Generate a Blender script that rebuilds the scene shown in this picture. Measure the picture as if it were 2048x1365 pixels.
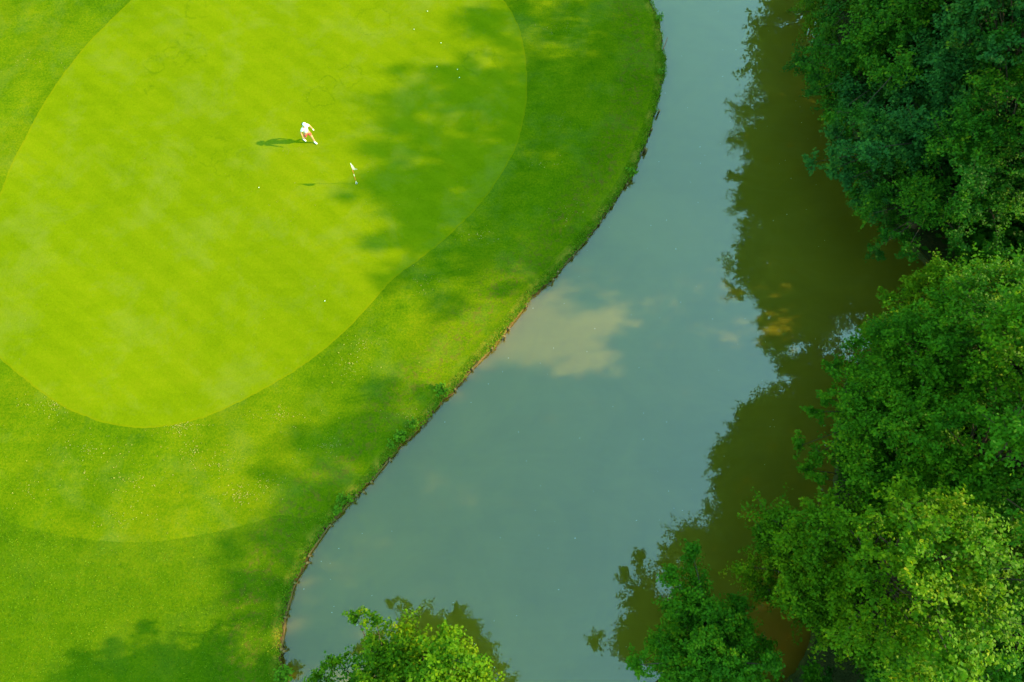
import bpy, bmesh, math, random
import numpy as np
from mathutils import Vector, Matrix
from mathutils.geometry import delaunay_2d_cdt
for o in list(bpy.data.objects): bpy.data.objects.remove(o)
scene = bpy.context.scene
COL = scene.collection
rng = np.random.default_rng(7)
random.seed(7)

# ------------------------------------------------------------------ camera
CAM_H = 35.0
FPX, CX, CY = 1400.0, 1024.0, 682.5
NADIR = (945.0, 1150.0)
_n = np.array([NADIR[0]-CX, CY-NADIR[1], -FPX]); _n /= np.linalg.norm(_n)
_zc = -_n
_xc = np.array([1.0, 0, 0]); _xc -= _zc*_xc.dot(_zc); _xc /= np.linalg.norm(_xc)
_yc = np.cross(_zc, _xc)
CAM_M = np.array([_xc, _yc, _zc])            # camera axes -> world
cam_data = bpy.data.cameras.new('camera')
cam_data.sensor_width = 36.0
cam_data.lens = FPX/2048*36.0
cam_data.clip_end = 3000
cam = bpy.data.objects.new('camera', cam_data); COL.objects.link(cam)
cam.matrix_world = Matrix.Translation((0, 0, CAM_H)) @ Matrix(CAM_M.tolist()).to_4x4()
scene.camera = cam

# ------------------------------------------------------------------ sky, sun, exposure
SUN_EL, SUN_AZ = math.radians(30), math.atan2(0.07, 1.0)     # azimuth from +X
world = bpy.data.worlds.new('World'); scene.world = world; world.use_nodes = True
wn = world.node_tree; wn.nodes.clear()
sky = wn.nodes.new('ShaderNodeTexSky'); sky.sky_type = 'NISHITA'; sky.sun_disc = False
sky.sun_elevation = SUN_EL; sky.sun_rotation = math.pi/2 - SUN_AZ
sky.air_density = 2.0; sky.dust_density = 0.5; sky.ozone_density = 0.0
bg = wn.nodes.new('ShaderNodeBackground'); bg.inputs['Strength'].default_value = 0.15
wo = wn.nodes.new('ShaderNodeOutputWorld')
sky_tint = wn.nodes.new('ShaderNodeMix'); sky_tint.data_type = 'RGBA'; sky_tint.blend_type = 'MULTIPLY'; sky_tint.inputs[0].default_value = 1.0
sky_tint.inputs[7].default_value = (0.74, 1.25, 1.12, 1)                # greenish colour grade multiplied over the whole sky
wn.links.new(sky.outputs[0], sky_tint.inputs[6]); wn.links.new(sky_tint.outputs[2], bg.inputs[0]); wn.links.new(bg.outputs[0], wo.inputs[0])
sun_d = bpy.data.lights.new('sun', 'SUN'); sun_d.energy = 3.7; sun_d.angle = math.radians(0.9)
sun_d.color = (1.0, 0.76, 0.40)
sun = bpy.data.objects.new('sun', sun_d); COL.objects.link(sun)
SUN_DIR = Vector((math.cos(SUN_EL)*math.cos(SUN_AZ), math.cos(SUN_EL)*math.sin(SUN_AZ), math.sin(SUN_EL)))
sun.rotation_euler = SUN_DIR.to_track_quat('Z', 'Y').to_euler()
sun.location = SUN_DIR*80
vs = scene.view_settings
vs.view_transform = 'Standard'; vs.look = 'None'; vs.gamma = 1.0; vs.use_curve_mapping = False
vs.exposure = 2.15

# ------------------------------------------------------------------ helpers
def ray(px):
    return CAM_M @ np.array([px[0]-CX, CY-px[1], -FPX])
def gnd(px, z=0.0):
    r = ray(px); t = (CAM_H-z)/-r[2]
    return np.array([r[0]*t, r[1]*t])
def at(px, z):
    g = gnd(px, z); return np.array([g[0], g[1], z])
def tag(o, label=None, cat=None, group=None, kind=None):
    if label: o['label'] = label
    if cat: o['category'] = cat
    if group: o['group'] = group
    if kind: o['kind'] = kind
    return o
def empty(name, loc):
    o = bpy.data.objects.new(name, None); o.empty_display_size = .3
    o.location = loc; COL.objects.link(o); return o
def mesh_np(name, V, F, mats, attrs=None, smooth=False, midx=None):
    """V (n,3) array, F (m,k) index array of equal-sized faces"""
    V = np.asarray(V, np.float32); F = np.asarray(F, np.int32)
    me = bpy.data.meshes.new(name)
    me.vertices.add(len(V)); me.vertices.foreach_set('co', V.ravel())
    k = F.shape[1]
    me.loops.add(F.size); me.loops.foreach_set('vertex_index', F.ravel())
    me.polygons.add(len(F))
    me.polygons.foreach_set('loop_start', np.arange(0, F.size, k, dtype=np.int32))
    if midx is not None: me.polygons.foreach_set('material_index', np.asarray(midx, np.int32))
    if smooth: me.polygons.foreach_set('use_smooth', np.ones(len(F), bool))
    for nm, arr in (attrs or {}).items():
        a = me.attributes.new(nm, 'FLOAT', 'POINT'); a.data.foreach_set('value', np.asarray(arr, np.float32))
    for m in (mats if isinstance(mats, (list, tuple)) else [mats]): me.materials.append(m)
    me.update(calc_edges=True); me.validate()
    return me
def obj(name, me, parent=None):
    o = bpy.data.objects.new(name, me); COL.objects.link(o)
    if parent is not None: o.parent = parent
    return o
def from_bm(name, bm, mat, parent=None, smooth=False):
    me = bpy.data.meshes.new(name); bm.to_mesh(me); bm.free(); me.materials.append(mat)
    if smooth:
        for p in me.polygons: p.use_smooth = True
    return obj(name, me, parent)
def catmull(P, step):
    P = [np.array(p, float) for p in P]; out = []
    n = len(P)
    for i in range(n-1):
        p0, p1, p2, p3 = P[max(i-1, 0)], P[i], P[i+1], P[min(i+2, n-1)]
        m = max(1, int(np.linalg.norm(p2-p1)/step))
        for j in range(m):
            t = j/m
            out.append(.5*((2*p1)+(-p0+p2)*t+(2*p0-5*p1+4*p2-p3)*t*t+(-p0+3*p1-3*p2+p3)*t**3))
    out.append(P[-1]); return np.array(out)
def inside(P, poly):
    P = np.asarray(P); x, y = P[:, 0], P[:, 1]; r = np.zeros(len(P), bool)
    a = np.asarray(poly); b = np.roll(a, -1, 0)
    for (x0, y0), (x1, y1) in zip(a, b):
        if y0 == y1: continue
        c = ((y0 > y) != (y1 > y)) & (x < (x1-x0)*(y-y0)/(y1-y0)+x0); r ^= c
    return r
def dist_poly(P, L):
    """distance of points to polyline L"""
    P = np.asarray(P, float); d = np.full(len(P), 1e9)
    for a, b in zip(L[:-1], L[1:]):
        ab = b-a; q = ab.dot(ab)
        if q < 1e-12: continue
        t = np.clip(((P-a)@ab)/q, 0, 1)
        d = np.minimum(d, np.hypot(*(P-a-t[:, None]*ab).T))
    return d
class Net:
    """small helper for shader graphs"""
    def __init__(s, name):
        s.m = bpy.data.materials.new(name); s.m.use_nodes = True; s.t = s.m.node_tree; s.t.nodes.clear()
        s.out = s.t.nodes.new('ShaderNodeOutputMaterial')
        s.geo = s.t.nodes.new('ShaderNodeNewGeometry')
    def n(s, typ, **kw):
        x = s.t.nodes.new(typ)
        for k, v in kw.items(): setattr(x, k, v)
        return x
    def l(s, a, b): s.t.links.new(a, b)
    def setin(s, sock, v):
        if hasattr(v, 'is_linked') or isinstance(v, bpy.types.NodeSocket): s.l(v, sock)
        else: sock.default_value = v
    def noise(s, scale, detail=4, rough=.6, vec=None, dist=0.0):
        x = s.n('ShaderNodeTexNoise'); x.inputs['Scale'].default_value = scale
        x.inputs['Detail'].default_value = detail; x.inputs['Roughness'].default_value = rough
        x.inputs['Distortion'].default_value = dist
        s.l(vec if vec is not None else s.geo.outputs['Position'], x.inputs['Vector']); return x.outputs['Fac']
    def ramp(s, fac, stops, interp='LINEAR'):
        x = s.n('ShaderNodeValToRGB'); cr = x.color_ramp; cr.interpolation = interp
        while len(cr.elements) < len(stops): cr.elements.new(.5)
        for e, (p, c) in zip(cr.elements, stops):
            e.position = p; e.color = (c, c, c, 1) if np.isscalar(c) else (*c, 1)
        s.l(fac, x.inputs[0]); return x.outputs[0]
    def mix(s, fac, a, b, mode='MIX'):
        x = s.n('ShaderNodeMix', data_type='RGBA', blend_type=mode)
        s.setin(x.inputs[0], fac)
        for sock, v in ((x.inputs[6], a), (x.inputs[7], b)):
            if isinstance(v, bpy.types.NodeSocket): s.l(v, sock)
            else: sock.default_value = (*v, 1)
        return x.outputs[2]
    def math(s, op, a, b=0.0, c=None, clamp=False):
        x = s.n('ShaderNodeMath', operation=op, use_clamp=clamp)
        for i, v in enumerate((a, b, c)):
            if v is not None: s.setin(x.inputs[i], v)
        return x.outputs[0]
    def attr(s, nm):
        x = s.n('ShaderNodeAttribute', attribute_name=nm); return x.outputs['Fac']
    def bump(s, h, strength, distance):
        x = s.n('ShaderNodeBump'); x.inputs['Strength'].default_value = strength
        x.inputs['Distance'].default_value = distance; s.l(h, x.inputs['Height']); return x.outputs[0]
    def principled(s, col, rough=.8, spec=.3, normal=None, **kw):
        p = s.n('ShaderNodeBsdfPrincipled')
        if isinstance(col, bpy.types.NodeSocket): s.l(col, p.inputs['Base Color'])
        else: p.inputs['Base Color'].default_value = (*col, 1)
        s.setin(p.inputs['Roughness'], rough); p.inputs['Specular IOR Level'].default_value = spec
        if normal is not None: s.l(normal, p.inputs['Normal'])
        for k, v in kw.items(): s.setin(p.inputs[k], v)
        return p.outputs[0]
    def done(s, sh): s.l(sh, s.out.inputs['Surface']); return s.m
    def stretched(s, angle, sx, sy):
        mp = s.n('ShaderNodeMapping'); mp.inputs['Rotation'].default_value = (0, 0, angle)
        mp.inputs['Scale'].default_value = (sx, sy, 1); s.l(s.geo.outputs['Position'], mp.inputs['Vector']); return mp.outputs[0]

# ------------------------------------------------------------------ materials: turf
def turf(name, dark, mid, light, pale, grain=1.0, rings=(), dirt=False, stripes=None, yellow=.25, pale_amt=.28):
    dark, mid, light, pale = (tuple(v*.76 for v in q) for q in (dark, mid, light, pale))
    N = Net(name)
    big = N.noise(.16, 4, .6, dist=.6); med = N.noise(.9, 5, .62); fine = N.noise(9, 4, .7); vfine = N.noise(34, 3, .7)
    streak = N.noise(1.3, 4, .6, vec=N.stretched(math.radians(-38), .35, 1.5))
    v = N.math('MULTIPLY_ADD', big, .55, N.math('MULTIPLY', med, .3))
    v = N.math('MULTIPLY_ADD', streak, .25, v)
    v = N.math('MULTIPLY_ADD', N.math('SUBTRACT', fine, .5), .62*grain, v)
    v = N.math('MULTIPLY_ADD', N.math('SUBTRACT', vfine, .5), .70*grain, v)
    c = N.ramp(v, [(.30, dark), (.52, mid), (.74, light)])
    pl = N.ramp(N.noise(.36, 6, .7, dist=.3), [(.50, 0.0), (.74, 1.0)])
    c = N.mix(N.math('MULTIPLY', pl, pale_amt), c, pale)
    yl = N.ramp(N.noise(2.6, 5, .7), [(.60, 0.0), (.75, 1.0)])
    c = N.mix(N.math('MULTIPLY', yl, yellow), c, (.17, .16, .006))
    if stripes:
        ang, per, amt = stripes
        w = N.n('ShaderNodeTexWave', wave_type='BANDS', bands_direction='X', wave_profile='SIN')
        w.inputs['Scale'].default_value = 1/per*.314; w.inputs['Distortion'].default_value = 1.2
        w.inputs['Detail Scale'].default_value = .3
        N.l(N.stretched(ang, 1, 1), w.inputs['Vector'])
        st = N.ramp(w.outputs['Fac'], [(.35, 0.0), (.65, 1.0)])
        c = N.mix(N.math('MULTIPLY', st, amt), c, N.mix(1.0, c, (.72, .80, .7), 'MULTIPLY'))
    if rings:
        sep = N.n('ShaderNodeSeparateXYZ'); N.l(N.geo.outputs['Position'], sep.inputs[0])
        nx = N.math('MULTIPLY', N.math('SUBTRACT', N.noise(1.1, 4, .65), .5), 2.0)
        brk = N.ramp(N.noise(2.2, 3, .6), [(.40, 0.0), (.54, 1.0)])
        tot = None
        for (x, y, r, wd, a) in rings:
            dx = N.math('SUBTRACT', sep.outputs[0], x); dy = N.math('SUBTRACT', sep.outputs[1], y)
            d = N.math('SQRT', N.math('ADD', N.math('MULTIPLY', dx, dx), N.math('MULTIPLY', dy, dy)))
            e = N.math('ABSOLUTE', N.math('SUBTRACT', N.math('ADD', d, N.math('MULTIPLY', nx, min(1., r*1.1))), r))
            k = N.math('MULTIPLY', N.math('SUBTRACT', 1.0, N.math('DIVIDE', e, wd), clamp=True), a)
            tot = k if tot is None else N.math('MAXIMUM', tot, k)
        c = N.mix(N.math('MULTIPLY', tot, brk), c, (.030, .062, .001))
    if dirt:
        bd = N.attr('bank_dist')
        band = N.ramp(N.math('DIVIDE', bd, 5.0), [(.0, .25), (.10, .15), (.22, .85), (.40, .75), (.62, 0.0)])
        sp = N.ramp(N.noise(3.2, 6, .75, dist=.8), [(.50, 0.0), (.64, 1.0)])
        c = N.mix(N.math('MULTIPLY', N.math('MULTIPLY', band, sp), .8), c, (.080, .050, .010))
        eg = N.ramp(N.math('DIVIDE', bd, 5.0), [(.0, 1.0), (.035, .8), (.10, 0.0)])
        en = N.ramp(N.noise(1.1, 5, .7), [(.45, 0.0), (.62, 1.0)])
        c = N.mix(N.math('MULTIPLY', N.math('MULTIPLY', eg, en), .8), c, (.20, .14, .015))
    nm = N.bump(N.math('ADD', fine, N.math('MULTIPLY', vfine, .6)), .35*grain, .05)
    return N.done(N.principled(c, .9, .0, nm))
def px_ring(x, y, r, w=.13, a=.32):
    g = gnd((x, y)); g2 = gnd((x+r, y)); return (g[0], g[1], float(np.hypot(*(g2-g))), w, a)
RINGS = [px_ring(*q) for q in [(308, 130, 20, .14, .42), (300, 180, 11, .14, .42), (300, 180, 4, .14, .3), (345, 108, 14), (372, 82, 17), (398, 112, 18),
         (362, 120, 20), (655, 168, 20, .1, .45), (700, 150, 26, .1, .4), (745, 40, 34, .1, .3), (960, 130, 36, .12, .3),
         (420, 300, 38, .1, .3), (455, 325, 32, .1, .3), (640, 195, 26, .1, .35), (395, 22, 24, .1, .35)]]
GREEN = turf('putting_turf', (.082, .122, .001), (.107, .146, .001), (.134, .160, .002), (.142, .164, .022), grain=.8, rings=RINGS, stripes=(math.radians(-52), 1.3, .22), yellow=.2, pale_amt=.45)
FRINGE = turf('fringe_turf', (.026, .072, .001), (.066, .114, .001), (.124, .146, .002), (.115, .145, .030), grain=1.0, dirt=True, stripes=(math.radians(28), 3.2, .34))
ROUGH = turf('rough_turf', (.024, .064, .001), (.050, .098, .001), (.088, .122, .002), (.062, .100, .010), grain=1.1, dirt=True, stripes=(math.radians(-45), 2.6, .16))
COLLAR = turf('collar_turf', (.088, .118, .001), (.115, .140, .001), (.142, .152, .002), (.14, .15, .01), grain=.6)
def woodland():
    N = Net('woodland_litter'); a = N.noise(1.2, 6, .7); b = N.noise(7, 5, .7)
    c = N.ramp(N.math('MULTIPLY_ADD', a, .6, N.math('MULTIPLY', b, .4)), [(.35, (.008, .012, .003)), (.5, (.016, .024, .005)), (.68, (.035, .028, .01))])
    return N.done(N.principled(c, .95, .1, N.bump(b, .8, .12)))
WOODFLOOR = woodland()
def soil():
    N = Net('bank_soil'); a = N.noise(2.5, 6, .7); b = N.noise(14, 4, .7)
    c = N.ramp(N.math('MULTIPLY_ADD', a, .6, N.math('MULTIPLY', b, .4)), [(.34, (.03, .018, .005)), (.5, (.075, .042, .010)), (.66, (.14, .08, .018))])
    return N.done(N.principled(c, .9, .15, N.bump(b, .7, .06)))
SOIL = soil()
def water():
    N = Net('turbid_pond_water')
    mud = N.ramp(N.noise(.16, 5, .6, dist=1.0), [(.38, 0.0), (.64, 1.0)])
    c = N.mix(mud, (.076, .066, .004), (.092, .078, .005))
    film = N.ramp(N.noise(.55, 6, .7, vec=N.stretched(math.radians(-62), .35, 1.6), dist=1.4), [(.48, 0.0), (.58, .07), (.68, 0.0)])
    c = N.mix(film, c, (.105, .105, .022))
    sh = N.attr('shallow_sun')
    c = N.mix(sh, c, (.12, .06, .005))  # brown shallows by the banks, plus the painted orange sun patch
    wavy = N.noise(.9, 3, .5, vec=N.stretched(.6, 1, .6))
    nm = N.bump(wavy, .0025, .25)
    p = N.n('ShaderNodeBsdfPrincipled'); N.l(c, p.inputs['Base Color'])
    p.inputs['Roughness'].default_value = .006; p.inputs['IOR'].default_value = 1.74
    p.inputs['Subsurface Weight'].default_value = 1.0
    p.inputs['Subsurface Radius'].default_value = (1.0, .8, .4); p.inputs['Subsurface Scale'].default_value = .8
    N.l(nm, p.inputs['Normal'])
    return N.done(p.outputs[0])
WATER = water()
def leafmat(name, stops, trans=.34, gloss=.05):
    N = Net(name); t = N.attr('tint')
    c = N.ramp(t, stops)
    p = N.principled(c, .55, gloss)
    tr = N.n('ShaderNodeBsdfTranslucent'); N.l(N.mix(1.0, c, (1.35, 1.25, .5), 'MULTIPLY'), tr.inputs['Color'])
    mx = N.n('ShaderNodeMixShader'); mx.inputs[0].default_value = trans
    N.l(p, mx.inputs[1]); N.l(tr.outputs[0], mx.inputs[2]); return N.done(mx.outputs[0])
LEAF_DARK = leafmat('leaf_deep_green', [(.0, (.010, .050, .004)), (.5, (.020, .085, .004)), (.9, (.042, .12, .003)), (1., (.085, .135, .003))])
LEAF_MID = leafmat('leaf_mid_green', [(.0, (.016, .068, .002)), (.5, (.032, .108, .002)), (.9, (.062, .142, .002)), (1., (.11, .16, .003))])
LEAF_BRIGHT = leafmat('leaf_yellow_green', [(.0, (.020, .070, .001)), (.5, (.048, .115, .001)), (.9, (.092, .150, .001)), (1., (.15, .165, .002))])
LEAF_TEAL = leafmat('leaf_blue_green', [(.0, (.010, .052, .010)), (.5, (.020, .086, .014)), (.9, (.042, .122, .012)), (1., (.085, .14, .006))])
LEAF_OLIVE = leafmat('leaf_olive_green', [(.0, (.014, .046, .001)), (.5, (.030, .078, .001)), (.9, (.060, .11, .001)), (1., (.11, .135, .002))])
BLADE = leafmat('grass_blade', [(.0, (.032, .082, .001)), (.5, (.066, .135, .001)), (.85, (.105, .16, .002)), (1., (.18, .16, .008))], trans=.3, gloss=.06)
WEED = leafmat('weed_leaf', [(.0, (.032, .09, .003)), (.6, (.070, .16, .004)), (1., (.13, .21, .006))])
LITTER = leafmat('fallen_leaf', [(.0, (.15, .13, .01)), (.4, (.22, .16, .04)), (.7, (.26, .19, .07)), (1., (.20, .19, .02))], trans=.1, gloss=.2)
def plain(name, col, rough=.7, spec=.3, var=.15, scale=12, **kw):
    N = Net(name); f = N.noise(scale, 4, .6)
    c = N.ramp(f, [(.3, tuple(v*(1-var) for v in col)), (.7, tuple(min(1, v*(1+var)) for v in col))])
    return N.done(N.principled(c, rough, spec, N.bump(f, .2, .01), **kw))
BARK = plain('bark', (.040, .030, .018), .9, .15, .45, 9)
TIMBER = plain('weathered_timber', (.12, .078, .026), .85, .15, .4, 7)
STAKEWOOD = plain('reddish_wood', (.16, .07, .035), .85, .15, .3, 9)
SKIN = plain('skin', (.42, .21, .11), .5, .35, .06)
SHIRT = plain('white_cotton', (.60, .60, .61), .85, .2, .04, 20)
SHORTS = plain('salmon_cotton', (.42, .07, .05), .85, .2, .1, 20)
SHOE = plain('white_shoe', (.58, .58, .54), .5, .4, .05)
HAIR = plain('dark_hair', (.018, .012, .010), .45, .5, .3, 40)
FACE_DARK = plain('eye_dark', (.02, .02, .02), .4, .4, .05)
LIPS = plain('lip', (.45, .14, .11), .5, .3, .05)
WHITE = plain('white_paint', (.80, .80, .78), .45, .4, .03)
RED = plain('red_paint', (.55, .07, .04), .5, .4, .05)
FLAGCLOTH = plain('flag_cloth', (.62, .56, .52), .8, .2, .05, 15)
STEEL = plain('brushed_steel', (.62, .62, .62), .3, .5, .05, 40, Metallic=.9)
GRIP = plain('black_grip', (.02, .02, .02), .7, .3, .2, 50)
HOLE = plain('cup_dark', (.03, .03, .025), .8, .2, .1)
BALL = plain('ball_white', (.62, .62, .58), .35, .5, .02)
FROTH = plain('floating_bits', (.55, .58, .50), .8, .2, .2)

# ------------------------------------------------------------------ plan of the place
WEST_PX = [(1303, 0), (1311, 22), (1322, 70), (1327, 110), (1326, 150), (1317, 195), (1301, 250), (1282, 305), (1252, 362), (1215, 415), (1180, 462),
           (1150, 500), (1112, 540), (1085, 570), (1050, 606), (1010, 658), (985, 688), (950, 725), (920, 755), (900, 782), (868, 818), (835, 852), (800, 885), (775, 915),
           (735, 962), (705, 990), (680, 1018), (655, 1046), (630, 1080), (605, 1120), (585, 1160), (571, 1200), (561, 1250), (556, 1295), (557, 1330), (562, 1365)]
WEST = [np.array([8.0, 62.0]), np.array([9.2, 45.0])]+[gnd(p) for p in WEST_PX]+[np.array([-8.4, -5.6])]
west = catmull(WEST, .22)
for i in range(len(west)):                                    # small natural nibbles along the lip
    s = i*.22
    w_ = .05*math.sin(s*5.3)+.07*math.sin(s*2.1+1)*math.sin(s*.37)+.04*math.sin(s*11.7+2)+.03*rng.normal()
    j = min(max(i, 1), len(west)-2); tv = west[j+1]-west[j-1]; tv /= np.linalg.norm(tv)+1e-9
    west[i] += w_*np.array([-tv[1], tv[0]])
EAST = [(-8.4, -5.6), (-7.2, -6.5), (-4.5, -6.4), (-2, -6.1), (1, -7.0), (4, -7.2), (7, -6.2), (9, -4.6), (11.3, -4.3), (13.2, -5.0), (15.0, -4.6), (16.3, -2.8),
        (17.0, 0), (18.2, 3.5), (19.2, 7.5), (20.3, 10.4), (23.5, 12.7), (25.8, 14.6), (26.0, 16.2), (25.0, 18.0), (23.6, 20.5), (23.0, 24), (22.6, 30), (22.8, 37), (23.5, 48), (24, 62)]
east = catmull(EAST, .3)
pond = np.vstack([west, east[1:]])
GREEN_PX = [(1003, 0), (1030, 45), (1046, 105), (1051, 165), (1046, 230), (1023, 305), (965, 395), (885, 478), (790, 552), (740, 607), (690, 660), (600, 731), (480, 800), (380, 840), (290, 853),
            (200, 840), (120, 805), (50, 755), (0, 710)]
GREEN_L = [(0, 400), (18, 350), (45, 290), (100, 190), (170, 98), (210, 55), (268, 0)]
gp = [gnd(p) for p in GREEN_PX]+[gnd((-28, 655)), gnd((-42, 590)), gnd((-45, 530)), gnd((-30, 465))]+[gnd(p) for p in GREEN_L]
gp += [np.array([-19.0, 36.2]), np.array([-14.5, 39.6]), np.array([-8.5, 41.0]), np.array([-3.0, 39.5]), np.array([0.2, 36.5]), gp[0]]
green = catmull(gp, .22)[:-1]
green = green+rng.normal(0, .016, green.shape)
cen = green.mean(0)
def grow(P, d):
    P = np.asarray(P); t = np.roll(P, -1, 0)-np.roll(P, 1, 0); t /= np.linalg.norm(t, axis=1)[:, None]
    nn = np.stack([t[:, 1], -t[:, 0]], 1)
    a = .5*np.sum(P[:, 0]*np.roll(P[:, 1], -1)-np.roll(P[:, 0], -1)*P[:, 1])
    return P+nn*d*(1 if a > 0 else -1)
collar = grow(green, .09)
FR_PX = [(-150, 960), (0, 1036), (60, 1056), (150, 1076), (250, 1085), (330, 1082), (420, 1066), (490, 1050), (560, 1030), (625, 1035), (690, 985), (770, 900), (840, 825), (890, 770), (945, 708), (1040, 595), (1140, 488), (1235, 360), (1285, 250), (1308, 160), (1306, 80), (1288, 0)]
fp = [gnd(p) for p in FR_PX]+[np.array([4.0, 42.0]), np.array([-6, 48.0]), np.array([-22, 47.0]), np.array([-34, 38.0]), np.array([-36, 22.0]), np.array([-31, 10.0])]
fp.append(fp[0])
fringe = catmull(fp, .5)[:-1]
def zfun(x, y):
    z = .07*np.sin(.33*x+.21*y+.5)+.05*np.sin(-.27*x+.42*y+2)+.03*np.sin(.8*x+.5*y)
    return z
gx, gy = np.meshgrid(np.arange(-38, 42, .5), np.arange(-14, 50, .5))
G = np.stack([gx.ravel(), gy.ravel()], 1)+rng.uniform(-.14, .14, (gx.size, 2))
loops = [pond, green, collar, fringe]
keep = np.ones(len(G), bool)
for L in loops: keep &= dist_poly(G, np.vstack([L, L[:1]])) > .16
keep &= ~inside(G, pond)
G = G[keep]
far = []
for r, k in ((75, 48), (140, 40), (320, 32), (900, 32)):
    for i in range(k): far.append((2+r*math.cos(2*math.pi*i/k+r), 18+r*math.sin(2*math.pi*i/k+r)))
pts, edges = [], []
for L in loops:
    b = len(pts); m = len(L); pts += [Vector(p) for p in L.tolist()]; edges += [(b+i, b+(i+1) % m) for i in range(m)]
pts += [Vector(p) for p in G.tolist()]+[Vector(p) for p in far]
cv, ce, cf, *_ = delaunay_2d_cdt(pts, edges, [], 0, 1e-5)
CV = np.array([tuple(v) for v in cv]); CF = np.array([f for f in cf if len(f) == 3])
C3 = CV[CF].mean(1)
in_p = inside(C3, pond); in_g = inside(C3, green); in_c = inside(C3, collar) & ~in_g; in_f = inside(C3, fringe) & ~in_g & ~in_c
div = np.array([(16, 900), (16, 62), (15.5, 36), (13, 20), (9, 8), (2, -4), (-7.9, -5.9), (-9.5, -14), (-12, -40), (-40, -900), (1200, -900), (1200, 900)])
in_w = inside(C3, div) & ~in_p
bd = dist_poly(CV, west)
ZV = zfun(CV[:, 0], CV[:, 1])*np.clip((bd-.3)/4, 0, 1)-.05*np.exp(-bd/1.2)
ZV *= np.clip((100-np.hypot(CV[:, 0], CV[:, 1]-18))/40, 0, 1)
def region(name, mask, mat, label=None):
    F = CF[mask]; u, inv = np.unique(F, return_inverse=True)
    V = np.column_stack([CV[u], ZV[u]])
    F = inv.reshape(F.shape)
    a, b, c = V[F[:, 0]], V[F[:, 1]], V[F[:, 2]]
    flip = np.cross(b-a, c-a)[:, 2] < 0; F[flip] = F[flip][:, ::-1]
    o = obj(name, mesh_np(name, V, F, mat, {'bank_dist': bd[u]}, smooth=True)); o['kind'] = 'structure'; return o
region('putting_green', in_g, GREEN); region('green_collar', in_c, COLLAR); region('fringe', in_f, FRINGE)
region('rough_ground', ~(in_p | in_g | in_c | in_f | in_w), ROUGH); region('woodland_ground', in_w, WOODFLOOR)

# water sheet
WZ = -0.42
def pond_water():
    s = .6; gx, gy = np.meshgrid(np.arange(-12, 30, s), np.arange(-10, 66, s)); nx = gx.shape[1]; ny = gx.shape[0]
    V = np.column_stack([gx.ravel(), gy.ravel(), np.full(gx.size, WZ)])
    i = np.arange(nx*ny).reshape(ny, nx); F = np.stack([i[:-1, :-1], i[:-1, 1:], i[1:, 1:], i[1:, :-1]], -1).reshape(-1, 4)
    de = dist_poly(V[:, :2], east); dw = dist_poly(V[:, :2], west)
    sun_patch = np.exp(-((V[:, 0]-14.4)/1.9)**2-((V[:, 1]+2.9)/1.7)**2)  # sunlight on the muddy inlet, painted into the water colour
    sh = np.clip(.30*np.exp(-de/.9)+.55*np.exp(-dw/.22)+1.0*sun_patch, 0, 1)
    o = obj('pond_water', mesh_np('pond_water', V, F, WATER, {'shallow_sun': sh}, smooth=True)); o['kind'] = 'structure'
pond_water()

# earth bank face
def bank(name, L, seed, mat):
    r = np.random.default_rng(seed); n = len(L)
    t = np.gradient(L, axis=0); t /= np.linalg.norm(t, axis=1)[:, None]+1e-9
    nn = np.stack([-t[:, 1], t[:, 0]], 1)              # points to the water (line runs with water on its left)
    mid = L+nn*.5
    if inside(mid, pond).mean() < .5: nn = -nn
    prof = [(.0, .0), (.05, -.03), (.06, -.14), (.03, -.28), (.10, -.42), (.3, -.62), (.9, -1.2)]
    z0 = -.05+0*L[:, 0]
    V = []
    for k, (d, z) in enumerate(prof):
        j = 0 if k == 0 else .04
        q = L+nn*(d+r.normal(0, j, n))[:, None] if j else L+nn*d
        V.append(np.column_stack([q, z0+z+(r.normal(0, j*.5, n) if j else 0)]))
    V = np.concatenate(V); i = np.arange(n*len(prof)).reshape(len(prof), n)
    F = np.stack([i[:-1, :-1], i[1:, :-1], i[1:, 1:], i[:-1, 1:]], -1).reshape(-1, 4)
    o = obj(name, mesh_np(name, V, F, mat, smooth=True)); o['kind'] = 'structure'
bank('west_bank', west, 3, SOIL); bank('east_bank', east, 4, WOODFLOOR)

# ------------------------------------------------------------------ timber edging along the west bank
def box_bm(bm, sx, sy, sz, M):
    vs_ = bmesh.ops.create_cube(bm, size=1.0, matrix=M @ Matrix.Diagonal((sx, sy, sz, 1)))['verts']; return vs_
wb = catmull([gnd(p) for p in WEST_PX], .1)
wl = np.concatenate([[0], np.cumsum(np.linalg.norm(np.diff(wb, axis=0), axis=1))])
def on_bank(s):
    i = int(np.clip(np.searchsorted(wl, s), 1, len(wb)-2)); t = wb[i+1]-wb[i-1]; t /= np.linalg.norm(t)
    n = np.array([-t[1], t[0]])
    if not inside([wb[i]+n*.5], pond)[0]: n = -n
    return wb[i], t, n
def s_of(px):
    return wl[np.argmin(np.hypot(*(wb-gnd(px)).T))]
edging = empty('timber_edging', (*on_bank(s_of((790, 895)))[0], -.05))
tag(edging, 'weathered timber edging boards and posts along the curved grass bank of the pond', 'edging')
post_me = None
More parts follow.
